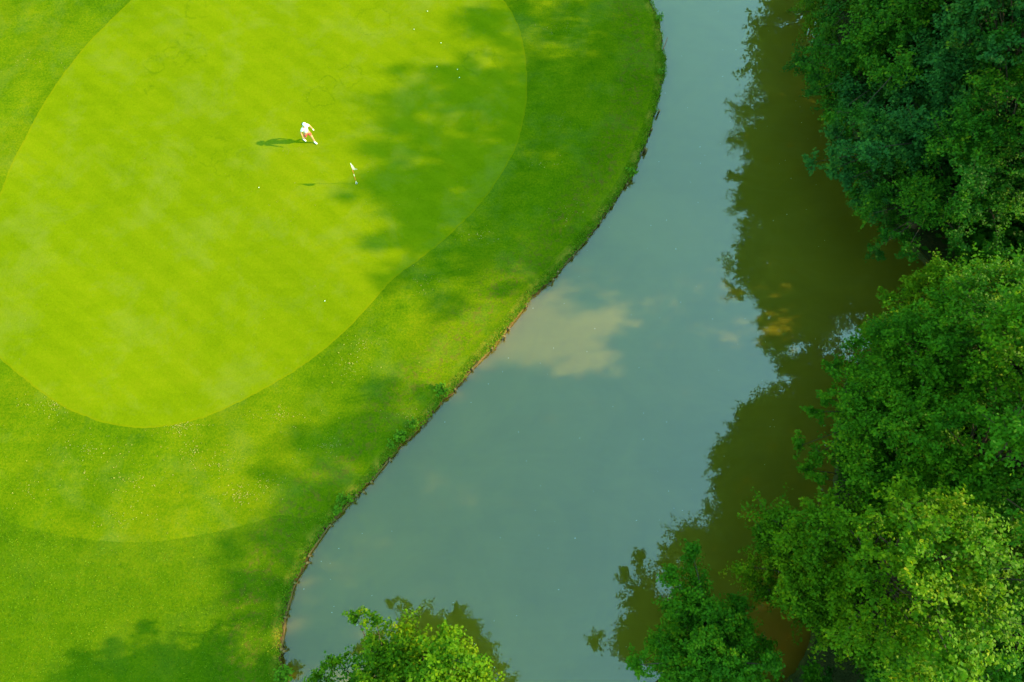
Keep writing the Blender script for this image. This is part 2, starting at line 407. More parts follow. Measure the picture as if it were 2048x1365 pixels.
def plank(s0, s1, k):
    p0, t0, n0 = on_bank(s0); p1, t1, n1 = on_bank(s1)
    a = p0+n0*.085; b = p1+n1*.085; d = b-a; L = np.linalg.norm(d); c = (a+b)/2
    # stay in front of the earth where the shore bulges
    bm = bmesh.new()
    ang = math.atan2(d[1], d[0])
    box_bm(bm, L*.985, .05, .26, Matrix.Identity(4))
    bmesh.ops.subdivide_edges(bm, edges=[e for e in bm.edges if abs((e.verts[0].co-e.verts[1].co).x) > .5*L], cuts=3)
    for v in bm.verts: v.co.z += random.gauss(0, .008); v.co.y += random.gauss(0, .006)
    o = from_bm('plank', bm, TIMBER, edging)
    o.matrix_world = Matrix.Translation((c[0]-edging.location.x, c[1]-edging.location.y, -.28+random.uniform(-.05, .02)-edging.location.z)) @ Matrix.Rotation(ang, 4, 'Z') @ Matrix.Rotation(random.uniform(-.08, .08), 4, 'X')
def post(s, top=.03, off=.15):
    p, t, n = on_bank(s); c = p+n*off; bm = bmesh.new()
    bmesh.ops.create_cone(bm, cap_ends=True, segments=8, radius1=.05, radius2=.06, depth=.8)
    for v in bm.verts: v.co.x += random.gauss(0, .004)
    o = from_bm('post', bm, TIMBER, edging)
    o.matrix_world = Matrix.Translation((c[0]-edging.location.x, c[1]-edging.location.y, top-.4-edging.location.z)) @ Matrix.Rotation(random.uniform(-.08, .08), 4, 'X')
for (a, b) in [((1300, 255), (1250, 365)), ((1225, 402), (1112, 540)), ((1048, 608), (905, 776)), ((775, 915), (738, 960)), ((708, 988), (612, 1108)), ((583, 1165), (556, 1300))]:
    s0, s1 = sorted((s_of(a), s_of(b))); m = max(1, round((s1-s0)/1.5)); st = (s1-s0)/m
    for k in range(m):
        plank(s0+k*st+.02, s0+(k+1)*st-.02, k)
        post(s0+k*st, random.uniform(-.06, .02))
    post(s1, random.uniform(-.04, .03))
for q in [(1308, 218), (1287, 296), (1100, 553), (1003, 668), (722, 975), (604, 1122), (557, 1305)]: post(s_of(q), .05, .26)
# leaning stake near the top of the frame
bm = bmesh.new(); bmesh.ops.create_cone(bm, cap_ends=True, segments=7, radius1=.035, radius2=.02, depth=1.15)
for v in bm.verts: v.co.x += .03*math.sin(v.co.z*3)
stake = from_bm('wooden_stake', bm, STAKEWOOD)
p = gnd((1323, 96)); stake.location = (p[0]+.14, p[1], .05); stake.rotation_euler = (math.radians(-38), math.radians(14), 0)
tag(stake, 'thin reddish wooden stake leaning out over the water near the top of the bank', 'stake')

# ------------------------------------------------------------------ turf tufts, litter
def scatter(name, P, size, tint, mat, lift=.0, upright=.6):
    """one small bent leaf or tuft triangle for each point"""
    n = len(P); a = rng.uniform(0, 2*math.pi, n); d = np.stack([np.cos(a), np.sin(a), np.zeros(n)], 1)
    s = np.stack([-np.sin(a), np.cos(a), np.zeros(n)], 1)
    h = size*rng.uniform(.6, 1.3, n); w = size*rng.uniform(.35, .6, n)
    tip = P+d*(h*rng.uniform(.2, .9, n))[:, None]+np.array([0, 0, 1])*(h*upright*rng.uniform(.6, 1.2, n))[:, None]
    V = np.stack([P-s*w[:, None]*.5, P+s*w[:, None]*.5, tip], 1).reshape(-1, 3); V[:, 2] += lift
    F = np.arange(3*n).reshape(-1, 3)
    return obj(name, mesh_np(name, V, F, mat, {'tint': np.repeat(tint, 3)}))
def ground_z(P):
    b = dist_poly(P, west[::3]); return zfun(P[:, 0], P[:, 1])*np.clip((b-.3)/4, 0, 1)-.05*np.exp(-b/1.2), b
def tufts():
    n = 190000; P = np.column_stack([rng.uniform(-31, 14, n), rng.uniform(-6, 40, n)])
    g = inside(P, grow(green[::3], .06)); P = P[~g & ~inside(P, pond[::2])]
    P = P[~inside(P, div)]
    z, b = ground_z(P); infr = inside(P, fringe[::2])
    k = (~infr) | (rng.random(len(P)) < .55); P, z, b, infr = P[k], z[k], b[k], infr[k]
    size = np.where(infr, .05, .085)+.05*np.exp(-b/.5)
    tint = np.clip(.42+.22*rng.normal(size=len(P))+.12*np.sin(P[:, 0]*.9+np.sin(P[:, 1]*.7)*2)+.25*np.exp(-b/.35)*rng.random(len(P)), 0, 1)
    o = scatter('turf_tufts', np.column_stack([P, z-.008]), size, tint, BLADE, upright=.55)
    tag(o, 'short green grass tufts covering the fringe and rough beside the pond', 'grass', kind='stuff')
tufts()
def bank_grass():
    n = 11000; s = rng.uniform(0, wl[-1], n); i = np.clip(np.searchsorted(wl, s), 0, len(wb)-1)
    P = wb[i]+rng.normal(0, .13, (n, 2)); inp = inside(P, pond[::1]); d = dist_poly(P, west[::2])
    k = ~(inp & (d > .14)); P = P[k]; d = d[k]
    dens = .5+.5*np.sin(P[:, 0]*1.7+1)*np.sin(P[:, 1]*1.3); k = rng.random(len(P)) < .35+.65*dens; P = P[k]
    tint = np.clip(.45+.25*rng.normal(size=len(P))+.3*(np.sin(P[:, 0]*.8-P[:, 1]*.6) > .55), 0, 1)
    tint = np.clip(tint+.6*np.exp(-(np.hypot(*(P-gnd((975, 695))).T)/2.6)**2)*rng.random(len(P)), 0, 1)  # golden dry tint raised here, painting in the sunlit stretch of bank
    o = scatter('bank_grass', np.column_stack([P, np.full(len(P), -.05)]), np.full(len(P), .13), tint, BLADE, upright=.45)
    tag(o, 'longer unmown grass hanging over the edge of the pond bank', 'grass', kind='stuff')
bank_grass()
def litter():
    cl = [((110, 810), 60, 130), ((360, 850), 40, 150), ((390, 905), 55, 70), ((270, 960), 90, 90), ((180, 900), 90, 110), ((560, 830), 60, 80), ((480, 990), 40, 110),
          ((700, 730), 70, 80), ((530, 970), 60, 70), ((240, 1040), 90, 60), ((660, 890), 40, 50), ((1090, 330), 40, 25), ((1120, 250), 40, 20), ((960, 470), 40, 40), ((850, 560), 60, 40),
          ((50, 120), 60, 25), ((730, 690), 50, 50), ((60, 980), 60, 40), ((1130, 430), 60, 40), ((820, 830), 60, 40), ((1120, 60), 50, 25), ((440, 930), 60, 70), ((280, 60), 100, 12)]
    P = []
    for c, r, n in cl:
        for _ in range(int(n*1.3)): P.append(gnd((c[0]+random.gauss(0, r)*random.random(), c[1]+random.gauss(0, r*.5)*random.random())))
    P = np.array(P); k = ~inside(P, grow(green, .05)) & ~inside(P, pond); P = P[k]
    z, b = ground_z(P)
    o = scatter('fallen_leaves', np.column_stack([P, z+.035]), rng.uniform(.03, .09, len(P)), rng.random(len(P)), LITTER, upright=.25)
    tag(o, 'pale tan fallen leaves strewn over the fringe around the putting green', 'leaves', kind='stuff')
    P = np.array([gnd((random.uniform(20, 1000), random.uniform(10, 820))) for _ in range(170)]+[gnd((575+random.gauss(0, 8), 304+random.gauss(0, 5))) for _ in range(14)]+[gnd((640+random.gauss(0, 90), 410+random.gauss(0, 40))) for _ in range(60)]); P = P[inside(P, green)]
    z, b = ground_z(P)
    o = scatter('green_debris', np.column_stack([P, z+.006]), np.full(len(P), .05), rng.random(len(P)), LITTER, upright=.2)
    tag(o, 'tiny pale leaf scraps scattered over the smooth putting green', 'leaves', kind='stuff')
    P = []
    while len(P) < 150:
        q = np.array([random.uniform(-8, 20), random.uniform(-5, 36)])
        if inside([q], pond)[0]: P.append(q)
    P = np.array(P)
    o = scatter('floating_specks', np.column_stack([P, np.full(len(P), WZ+.006)]), np.full(len(P), .055), rng.random(len(P)), FROTH, upright=.05)
    tag(o, 'tiny pale specks floating on the pond surface', 'debris', kind='stuff')
litter()

# ------------------------------------------------------------------ trees
def tubes(paths, sides=6):
    """paths: list of (points (n,3), radii (n)) -> verts, quads"""
    VV, FF, b = [], [], 0
    ang = np.arange(sides)*2*math.pi/sides
    for P, R in paths:
        P = np.asarray(P, float); n = len(P); T = np.gradient(P, axis=0); T /= np.linalg.norm(T, axis=1)[:, None]+1e-9
        up = np.array([0, 0, 1.]) if abs(T[:, 2]).mean() < .8 else np.array([1., 0, 0])
        A = np.cross(T, up); A /= np.linalg.norm(A, axis=1)[:, None]+1e-9; B = np.cross(T, A)
        ring = P[:, None]+(np.cos(ang)[None, :, None]*A[:, None]+np.sin(ang)[None, :, None]*B[:, None])*np.asarray(R)[:, None, None]
        VV.append(ring.reshape(-1, 3)); i = np.arange(n*sides).reshape(n, sides)+b
        FF.append(np.stack([i[:-1], np.roll(i[:-1], -1, 1), np.roll(i[1:], -1, 1), i[1:]], -1).reshape(-1, 4)); b += n*sides
    return np.concatenate(VV), np.concatenate(FF)
def unit(v): return v/(np.linalg.norm(v, axis=-1, keepdims=True)+1e-9)
def leaves(C, D, size, r, tint0, up=.6):
    """kite leaves at centres C with preferred facing D"""
    n = len(C); nrm = unit(D*.5+np.array([0, 0, up])+r.normal(0, .45, (n, 3)))
    a = unit(np.cross(nrm, r.normal(0, 1, (n, 3)))); b = np.cross(nrm, a)
    L = size*r.uniform(.7, 1.3, n)[:, None]; w = L*r.uniform(.28, .40, n)[:, None]
    V = np.stack([C-a*L*.5, C+b*w-a*L*.05+nrm*L*.06, C+a*L*.5, C-b*w-a*L*.05+nrm*L*.06], 1).reshape(-1, 3)
    return V, np.arange(4*n).reshape(-1, 4), np.repeat(np.clip(tint0, 0, 1), 4)
def make_tree(name, base, top, center, radii, mat, seed, label, cat='tree', group=None, tips=(), boughs=60, twigs=15, per=38, leaf=.13, puff=1.0, low=-.92, boxy=3.2, skirt=None):
    r = np.random.default_rng(seed)
    base = np.array(base, float); c = np.array(center, float); R = np.array(radii, float)
    root = empty(name, base); tag(root, label, cat, group)
    # trunk
    ttop = c+np.array([0, 0, R[2]*.55])
    tt = np.linspace(0, 1, 9)[:, None]
    trunk = base*(1-tt)+ttop*tt+np.sin(tt*math.pi)*r.normal(0, .25, 3)*np.array([1, 1, 0]); trunk[0, 2] -= .3
    r0 = .028*top*.62
    rad = r0*(1-tt[:, 0])**.8+.03; rad[0] *= 1.5
    # crown
    ph = r.uniform(0, 6.28, 6)
    E = []
    k = 0
    while len(E) < boughs:
        d = unit(r.normal(0, 1, 3)); k += 1
        if d[2] < low: continue
        az = math.atan2(d[1], d[0])
        lob = 1+.16*math.sin(3*az+ph[0]+2*d[2])+.13*math.sin(5*az+ph[1]-3*d[2])+.10*math.sin(2*az+ph[2]+5*d[2])
        sq = (np.hypot(d[0], d[1])**boxy+abs(d[2])**boxy)**(-1/boxy)
        rr = r.uniform(.12, 1)**.42*lob*(sq if d[2] > 0 else 1)
        v_ = d*R*rr*.88; v_[2] = min(v_[2], R[2]*r.uniform(.70, .84)); E.append(c+v_)
    if skirt:
        xf, y0, y1, ns = skirt
        for _ in range(ns):
            z_ = r.uniform(2.4, 8.0); E.append(np.array([xf+max(0, z_-4)*.62+r.uniform(0, 1)**1.3*2.6, r.uniform(y0, y1), z_]))
    E = np.array(E)
    pr = puff*.25*R[:2].mean()*r.uniform(.55, 1.5, len(E))
    for tp in tips:                                           # projecting bough ends
        E = np.vstack([E, tp[:3]]); pr = np.append(pr, tp[3] if len(tp) > 3 else .7)
        mid = np.array(tp[:3])*.62+c*.38
        E = np.vstack([E, mid]); pr = np.append(pr, 1.0)
    paths = []
    Cs, Ds, Ts = [], [], []
    for e, q in zip(E, pr):
        f = np.clip((e[2]-base[2])/(ttop[2]-base[2])*.72-r.uniform(.02, .2), .12, .95)
        a = base*(1-f)+ttop*f
        i = f*8; i0 = int(i); a = trunk[i0]*(1-(i-i0))+trunk[min(i0+1, 8)]*(i-i0)
        t = np.linspace(0, 1, 6)[:, None]
        P = a*(1-t)+e*t+np.sin(t*math.pi)*np.array([0, 0, .10*np.linalg.norm(e-a)])+np.sin(t*math.pi)*r.normal(0, .12, 3)
        paths.append((P, np.linspace(.055*min(1, np.linalg.norm(e-a)/3)+.012, .010, 6)))
        out = unit(e-c+np.array([0, 0, .3*R[2]]))
        nt = max(5, int(twigs*(q/(.25*R[:2].mean()*puff))**1.2)); nt = min(nt, int(twigs*1.6))
        tw = unit(r.normal(0, 1, (nt, 3))*np.array([1, 1, .75])+out*.55)
        ln = q*r.uniform(.45, 1.45, nt)
        tone = float(np.clip(r.normal(0, .18), -.35, .20))
        for d, l in zip(tw, ln):
            m = max(8, int(per*r.uniform(.6, 1.3)))
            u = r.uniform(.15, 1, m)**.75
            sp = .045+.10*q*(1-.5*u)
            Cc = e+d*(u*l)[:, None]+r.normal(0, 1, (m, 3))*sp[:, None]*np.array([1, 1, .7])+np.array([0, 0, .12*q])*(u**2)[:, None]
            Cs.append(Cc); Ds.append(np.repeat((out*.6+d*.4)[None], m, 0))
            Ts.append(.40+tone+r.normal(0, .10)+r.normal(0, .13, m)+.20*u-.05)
        sel = r.permutation(nt)[:4]
        for j in sel:
            paths.append((np.array([e, e+tw[j]*ln[j]*.5+r.normal(0, .03, 3), e+tw[j]*ln[j]*.9]), np.array([.012, .008, .004])))
    C, D, T = np.concatenate(Cs), np.concatenate(Ds), np.concatenate(Ts)
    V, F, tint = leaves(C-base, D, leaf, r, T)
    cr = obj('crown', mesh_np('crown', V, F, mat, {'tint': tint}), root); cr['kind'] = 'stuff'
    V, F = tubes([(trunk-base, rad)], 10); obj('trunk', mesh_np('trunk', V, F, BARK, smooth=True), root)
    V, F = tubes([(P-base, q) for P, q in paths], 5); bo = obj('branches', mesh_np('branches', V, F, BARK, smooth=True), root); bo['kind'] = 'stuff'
    return root
def tip(x, y, z, q=.52):
    return (*at((x+(14 if x > 1500 else 0), y), z), q)
GROUP = 'trees along the wooded bank'
# upper stand, north of the bay
make_tree('bank_tree', (24.6, 39.6, 0), 14, (24.4, 39.4, 7.2), (4.0, 4.2, 6.8), LEAF_DARK, 10, 'dark tree past the top right corner, its reflection showing at the top of the channel', group=GROUP, skirt=(20.2, 36.5, 42, 22), boughs=60, twigs=12, per=28, leaf=.2)
make_tree('bank_tree', (24.6, 33.5, 0), 14, (23.8, 33.2, 7.4), (3.8, 4.2, 8.0), LEAF_OLIVE, 11, 'dark leafy tree in the top right corner, farthest up the channel', group=GROUP, skirt=(19.4, 30.5, 36, 26), leaf=.12, boughs=131,
          tips=[tip(1645, 60, 5.5), tip(1700, 20, 7), tip(1660, 10, 5), tip(1640, 0, 3), tip(1655, 100, 4, 1.0), tip(1690, 130, 4, 1.0)])
make_tree('bank_tree', (24.8, 27.6, 0), 17, (23.8, 27.4, 9.0), (3.5, 4.0, 9.9), LEAF_DARK, 12, 'tall dark green tree overhanging the brown reflection at the upper right', group=GROUP, skirt=(18.4, 25.2, 30.4, 32), leaf=.14, boughs=156,
          tips=[tip(1602, 130, 5), tip(1608, 185, 4.5), tip(1650, 235, 5.5), tip(1625, 90, 6), tip(1700, 230, 8, .9), tip(1640, 180, 3), tip(1660, 200, 3.5, 1.0), tip(1690, 270, 3.5, 1.0), tip(1620, 150, 4)])
make_tree('bank_tree', (25.2, 22.6, 0), 16.5, (24.0, 22.8, 8.8), (3.5, 3.7, 9.9), LEAF_TEAL, 13, 'tall blue green tree leaning over the water, middle of the upper stand', group=GROUP, skirt=(18.8, 20.6, 25.0, 30), leaf=.155, boughs=150,
          tips=[tip(1612, 325, 4.5), tip(1655, 300, 5.5), tip(1680, 360, 5), tip(1720, 300, 8, .9), tip(1660, 335, 5), tip(1700, 400, 3), tip(1690, 330, 3.5, 1.0), tip(1740, 410, 3.5, 1.0), tip(1730, 370, 4, 1.)])
make_tree('bank_tree', (25.2, 19.4, 0), 16.2, (24.0, 19.0, 8.8), (3.1, 3.3, 9.9), LEAF_DARK, 14, 'deep green tree just above the dark bay with hanging lower boughs', group=GROUP, skirt=(20.2, 17.2, 20.6, 22), leaf=.13, boughs=131,
          tips=[tip(1735, 500, 4.5), tip(1760, 470, 5.5), tip(1800, 500, 5.5), tip(1720, 430, 5), tip(1900, 470, 7, .8), tip(1980, 490, 7, .8), tip(1780, 440, 3), (21.0, 16.2, 10, .9), (21.6, 15.6, 8.5, .9), (22.5, 16.2, 12, .9), (22.5, 17, 14.5, .9)])
# bay
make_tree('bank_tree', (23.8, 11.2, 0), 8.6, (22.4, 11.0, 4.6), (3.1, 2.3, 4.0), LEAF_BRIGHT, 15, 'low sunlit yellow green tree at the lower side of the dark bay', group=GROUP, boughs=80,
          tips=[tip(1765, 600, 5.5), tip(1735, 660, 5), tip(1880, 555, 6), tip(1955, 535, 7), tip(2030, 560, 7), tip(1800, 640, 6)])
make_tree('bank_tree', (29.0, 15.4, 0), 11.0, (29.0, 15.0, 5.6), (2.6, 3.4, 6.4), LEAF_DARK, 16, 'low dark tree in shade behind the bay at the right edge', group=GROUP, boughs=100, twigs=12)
# lower stand
make_tree('bank_tree', (21.2, 7.8, 0), 16.2, (20.2, 8.0, 8.4), (3.6, 3.2, 8.5), LEAF_MID, 17, 'broad green tree below the bay whose boughs hide the bank', group=GROUP, boughs=185,
          tips=[tip(1655, 735, 5), tip(1700, 690, 6), tip(1612, 825, 4.5), tip(1640, 800, 6), tip(1592, 890, 4.2), tip(1625, 905, 4.5), tip(1680, 780, 7, .9)])
make_tree('bank_tree', (20.2, 4.0, 0), 17.6, (19.4, 4.2, 9.2), (3.3, 3.0, 9.1), LEAF_MID, 18, 'tall shaded green tree right of the small water notch in the lower stand', group=GROUP, boughs=185,
          tips=[tip(1630, 960, 5), tip(1650, 1000, 6), tip(1720, 960, 7.5, .9), tip(1600, 940, 4.2)])
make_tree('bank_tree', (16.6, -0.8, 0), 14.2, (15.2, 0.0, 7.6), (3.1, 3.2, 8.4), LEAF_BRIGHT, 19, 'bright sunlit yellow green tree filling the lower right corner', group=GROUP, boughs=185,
          tips=[tip(1545, 1045, 5), tip(1560, 1105, 5.5), tip(1535, 1135, 4.2), tip(1590, 1080, 6.5, .8), tip(1560, 1160, 4.5), tip(1620, 1200, 6)])
make_tree('bank_tree', (20.9, -2.2, 0), 14.6, (20.3, -2.0, 7.6), (3.8, 3.4, 6.8), LEAF_MID, 20, 'green tree at the right edge behind the bright yellow green tree', group=GROUP, boughs=85, per=30, leaf=.14)
make_tree('bank_tree', (10.2, -4.9, 0), 6.6, (9.9, -3.0, 3.4), (2.0, 2.2, 2.9), LEAF_MID, 21, 'small round tree at the bottom edge right of the open water', group=GROUP, boughs=88,
          tips=[tip(1385, 1108, 4.45, .5), tip(1345, 1150, 4.3, .5), tip(1480, 1220, 4), tip(1275, 1330, 4.5), tip(1510, 1290, 3.5)])
make_tree('bank_tree', (13.4, -6.6, 0), 8.0, (12.9, -5.8, 4.3), (2.4, 1.8, 3.5), LEAF_MID, 22, 'low green tree at the bottom edge right of the painted sunlit orange shallows', group=GROUP, boughs=55)
make_tree('bank_tree', (18.0, -5.8, 0), 9.6, (17.6, -5.3, 5.0), (2.8, 2.3, 4.4), LEAF_DARK, 23, 'dark tree under the bright one at the bottom right edge', group=GROUP, boughs=65)
make_tree('shore_tree', (-2.2, -6.9, 0), 10.0, (-1.9, -5.2, 6.2), (3.2, 2.7, 4.6), LEAF_BRIGHT, 24, 'sunlit leafy tree reaching up from the bottom edge, left of centre', boughs=95,
          tips=[tip(711, 1232, 5.9, .42), tip(752, 1243, 6.4, .38), tip(672, 1325, 5.5, .45), tip(890, 1285, 6, .5), tip(640, 1350, 5, .5), tip(930, 1330, 5, .5), tip(893, 1274, 8.6, .5), (1.4, -5.1, 7.8, .9), (.9, -4.0, 8.4, .7), (.2, -3.2, 8.6, .6), (1.7, -6, 7.5, .9)])
# second row, mostly beyond the frame: they shade the front row and stand behind it
def back(b, h, R, seed, label):
    make_tree('woodland_tree', b, h, (b[0]-.2, b[1], h*.5), (R, R*.96, h*.48), LEAF_DARK, seed, label, group='trees behind the front row', boughs=60, twigs=12, per=26, leaf=.22, puff=1.2, low=-.9)
back((29.5, 34, 0), 14, 4.2, 30, 'tree beyond the top right corner behind the upper stand')
back((29.5, 28, 0), 16, 4.3, 31, 'tree beyond the right edge behind the upper stand')
back((29.5, 21.5, 0), 15, 4.2, 32, 'tree beyond the right edge behind the middle of the upper stand')
back((27.0, 6.5, 0), 15, 3.6, 33, 'tree beyond the right edge behind the lower stand')
back((26.5, 1, 0), 15, 3.8, 34, 'tree beyond the lower right edge of the wood')
back((25.5, -6, 0), 12, 3.6, 35, 'tree beyond the bottom right corner of the wood')
back((31.5, 10.6, 0), 8, 2.7, 36, 'lower tree beyond the right edge behind the bay')
def wood_mass():  # unseen wood beyond the frame, added and thickened to stop sun under the crowns
    r = np.random.default_rng(77); n = 2600
    P = np.column_stack([r.uniform(27, 46, n), r.uniform(-16, 50, n)]); P = np.vstack([P, np.column_stack([r.uniform(27, 40, 600), r.uniform(10, 21, 600)])]); n = len(P); top = np.where((P[:, 1] > 11.5) & (P[:, 1] < 18.0), 4.5+(P[:, 0]-27)*.4, np.where((P[:, 1] > 6) & (P[:, 1] < 12), 9.0, 11.0))
    z = r.uniform(.08, 1, n)*top; Cs = []; 
    for (x, y), zz_ in zip(P, z): Cs.append(np.array([x, y, zz_])+r.normal(0, 1, (45, 3))*np.array([.8, .8, .6]))
    C = np.concatenate(Cs); C[:, 2] = np.maximum(C[:, 2], .1)
    V, F, t = leaves(C, np.repeat(np.array([[-.3, 0, 1.]]), len(C), 0), .42, r, r.normal(.4, .2, len(C)))
    o = obj('woodland', mesh_np('woodland', V, F, LEAF_DARK, {'tint': t})); tag(o, 'dense green wood beyond the right edge, leaf mass added to block low sun', 'wood', kind='stuff')
wood_mass()

# ------------------------------------------------------------------ bank plants
def weed(px, h, spread, seed, label, n=120, leaf=.10, mat=None):
    spread *= 1.05; leaf *= 1.15; n = int(n*1.3); r = np.random.default_rng(seed); g = gnd(px); root = empty('bank_plant', (g[0], g[1], -.06)); tag(root, label, 'plant', 'plants along the bank')
    Cs, Ds, paths = [], [], []
    ns = max(5, n//16)
    for _ in range(ns):
        a = r.uniform(0, 6.28); l = spread*r.uniform(.25, 1); e = np.array([math.cos(a)*l, math.sin(a)*l, h*r.uniform(.5, 1)])
        t = np.linspace(0, 1, 4)[:, None]; P = t*e; P[:, 2] = (t[:, 0]**.7)*e[2]
        paths.append((P, np.linspace(.008, .004, 4)))
        u = r.uniform(.3, 1, 16)[:, None]; Cs.append(u*e+r.normal(0, .05, (16, 3))); Ds.append(np.repeat(unit(e)[None], 16, 0))
    C = np.concatenate(Cs); V, F, t = leaves(C, np.concatenate(Ds), leaf, r, r.normal(.5, .2, len(C)), up=1.0)
    f = obj('foliage', mesh_np('foliage', V, F, mat or WEED, {'tint': t}), root); f['kind'] = 'stuff'
    V, F = tubes(paths, 4); obj('stems', mesh_np('stems', V, F, BARK), root)['kind'] = 'stuff'
for k, (px, h, s, n, lf, lab) in enumerate([
    ((884, 783), .55, .42, 220, .11, 'dark weedy clump hanging over the bank below the sunlit gold edge'),
    ((826, 852), .4, .30, 140, .10, 'small leafy weed on the bank, upper of a close pair'),
    ((802, 872), .45, .34, 170, .12, 'bright green leafy weed on the bank, lower of a close pair'),
    ((784, 890), .35, .22, 90, .09, 'little green sprig just below the pair of bank weeds'),
    ((674, 1021), .35, .20, 80, .14, 'single lime green broad leaf plant at the water edge'),
    ((690, 1000), .45, .40, 200, .09, 'loose dark green weeds beside the lime green plant'),
    ((1262, 345), .45, .35, 150, .10, 'leafy weed sticking out over the water on the upper bank'),
    ((568, 1352), .8, .55, 300, .11, 'green bush at the lowest visible corner of the grass bank'),
    ((1318, 40), .4, .30, 140, .10, 'leafy weed on the bank near the top edge of the channel'),
    ((1322, 145), .4, .30, 130, .09, 'green weed on the outermost bulge of the bank')]):
    weed(px, h, s, 60+k, lab, n, lf)

# ------------------------------------------------------------------ flagstick
def cyl(bm, p, q, r0, r1, seg=10):
    p, q = Vector(p), Vector(q); d = q-p
    bmesh.ops.create_cone(bm, cap_ends=True, segments=seg, radius1=r0, radius2=r1, depth=d.length, matrix=Matrix.Translation((p+q)/2) @ d.to_track_quat('Z', 'Y').to_matrix().to_4x4())
fg = gnd((713, 367)); fz = float(zfun(fg[0], fg[1]))
fl = empty('flagstick', (fg[0], fg[1], fz)); tag(fl, 'white and red banded flagstick with small pale flag on the putting green', 'flagstick')
zz = [0, .22, .70, .95, 1.40, 1.97]
for k in range(5):
    bm = bmesh.new(); cyl(bm, (0, 0, zz[k]), (0, 0, zz[k+1]), .010, .009); from_bm('pole_band', bm, WHITE if k % 2 == 0 else RED, fl, True)
bm = bmesh.new(); bmesh.ops.create_uvsphere(bm, u_segments=10, v_segments=6, radius=.018, matrix=Matrix.Translation((0, 0, 1.98))); from_bm('finial', bm, WHITE, fl, True)
bm = bmesh.new(); n_u, n_v = 9, 7; rows = []
fd = np.array([.90, -.44])          # flag hangs a little towards lower right
for i in range(n_u):
    u = i/(n_u-1); row = []
    for j in range(n_v):
        v = j/(n_v-1); hgt = .56*(1-u*.86); z = 1.95-.16*u-v*hgt-.16*u*u
        w = .05*math.sin(u*7+v*2)*u
        row.append(bm.verts.new((fd[0]*u*.28-fd[1]*w+.016*fd[0], fd[1]*u*.28+fd[0]*w+.016*fd[1], z)))
    rows.append(row)
for i in range(n_u-1):
    for j in range(n_v-1): bm.faces.new((rows[i][j], rows[i+1][j], rows[i+1][j+1], rows[i][j+1]))
g_ = bmesh.ops.solidify(bm, geom=bm.faces[:], thickness=.004); from_bm('flag', bm, FLAGCLOTH, fl, True)
bm = bmesh.new(); bmesh.ops.create_circle(bm, cap_ends=True, segments=20, radius=.054, matrix=Matrix.Translation((0, 0, .006))); from_bm('hole', bm, HOLE, fl)
bm = bmesh.new()
r1 = bmesh.ops.create_circle(bm, segments=20, radius=.054, matrix=Matrix.Translation((0, 0, .008)))['verts']; r2 = bmesh.ops.create_circle(bm, segments=20, radius=.060, matrix=Matrix.Translation((0, 0, .010)))['verts']
for i in range(20): bm.faces.new((r1[i], r1[(i+1) % 20], r2[(i+1) % 20], r2[i]))
from_bm('cup_rim', bm, WHITE, fl)

# ------------------------------------------------------------------ golf balls
bm = bmesh.new(); bmesh.ops.create_icosphere(bm, subdivisions=3, radius=.023)
ball_me = bpy.data.meshes.new('golf_ball'); bm.to_mesh(ball_me); bm.free(); ball_me.materials.append(BALL)
for p_ in ball_me.polygons: p_.use_smooth = True
for px, lab in [((519, 378), 'white golf ball below the left end of the golfer shadow'), ((650, 603), 'white golf ball near the lower right edge of the putting green'),
                ((855, 23), 'white golf ball nearest the top edge of the green'), ((828, 58), 'white golf ball second from the top edge of the green'), ((882, 87), 'white golf ball third from the top edge of the green'),
                ((874, 134), 'white golf ball left of the two in the shade'), ((915, 141), 'white golf ball in the shade, upper of the two together'), ((919, 157), 'white golf ball in the shade, lower of the two together')]:
    g = gnd(px); o = obj('golf_ball', ball_me); o.location = (g[0], g[1], float(zfun(g[0], g[1]))+.022); tag(o, lab, 'golf ball', 'golf balls on the green')

# ------------------------------------------------------------------ golfer
def skin(name, J, Ed, mat, parent=None, sub=2, root=0, link=True):
    """J: list of (x,y,z,r[,r2]); Ed: edges. Returns evaluated mesh object"""
    me = bpy.data.meshes.new(name); me.from_pydata([j[:3] for j in J], Ed, [])
    o = bpy.data.objects.new(name, me); COL.objects.link(o)
    m = o.modifiers.new('skin', 'SKIN'); m.use_smooth_shade = True
    if not me.skin_vertices: 
        bpy.context.view_layer.objects.active = o
    sv = me.skin_vertices[0].data
    for i, j in enumerate(J): sv[i].radius = (j[3], j[4] if len(j) > 4 else j[3]); sv[i].use_root = (i == root)
    s = o.modifiers.new('sub', 'SUBSURF'); s.levels = sub; s.render_levels = sub
    bpy.context.view_layer.update()
    ev = o.evaluated_get(bpy.context.evaluated_depsgraph_get()); nm = bpy.data.meshes.new_from_object(ev)
    bpy.data.objects.remove(o)
    nm.materials.clear(); nm.materials.append(mat)
    for p in nm.polygons: p.use_smooth = True
    if not link: return nm
    return obj(name, nm, parent)
f1, f2 = gnd((611, 281)), gnd((629, 289))            # rear (right) foot, front (left) foot
mid = (f1+f2)/2; face = math.atan2(-.62, .80)         # walking direction
pz = float(zfun(mid[0], mid[1]))
person = empty('person', (mid[0], mid[1], pz)); person.rotation_euler = (0, 0, face-math.pi/2)
tag(person, 'person in white shirt, white cap and salmon shorts walking across the putting green', 'person')
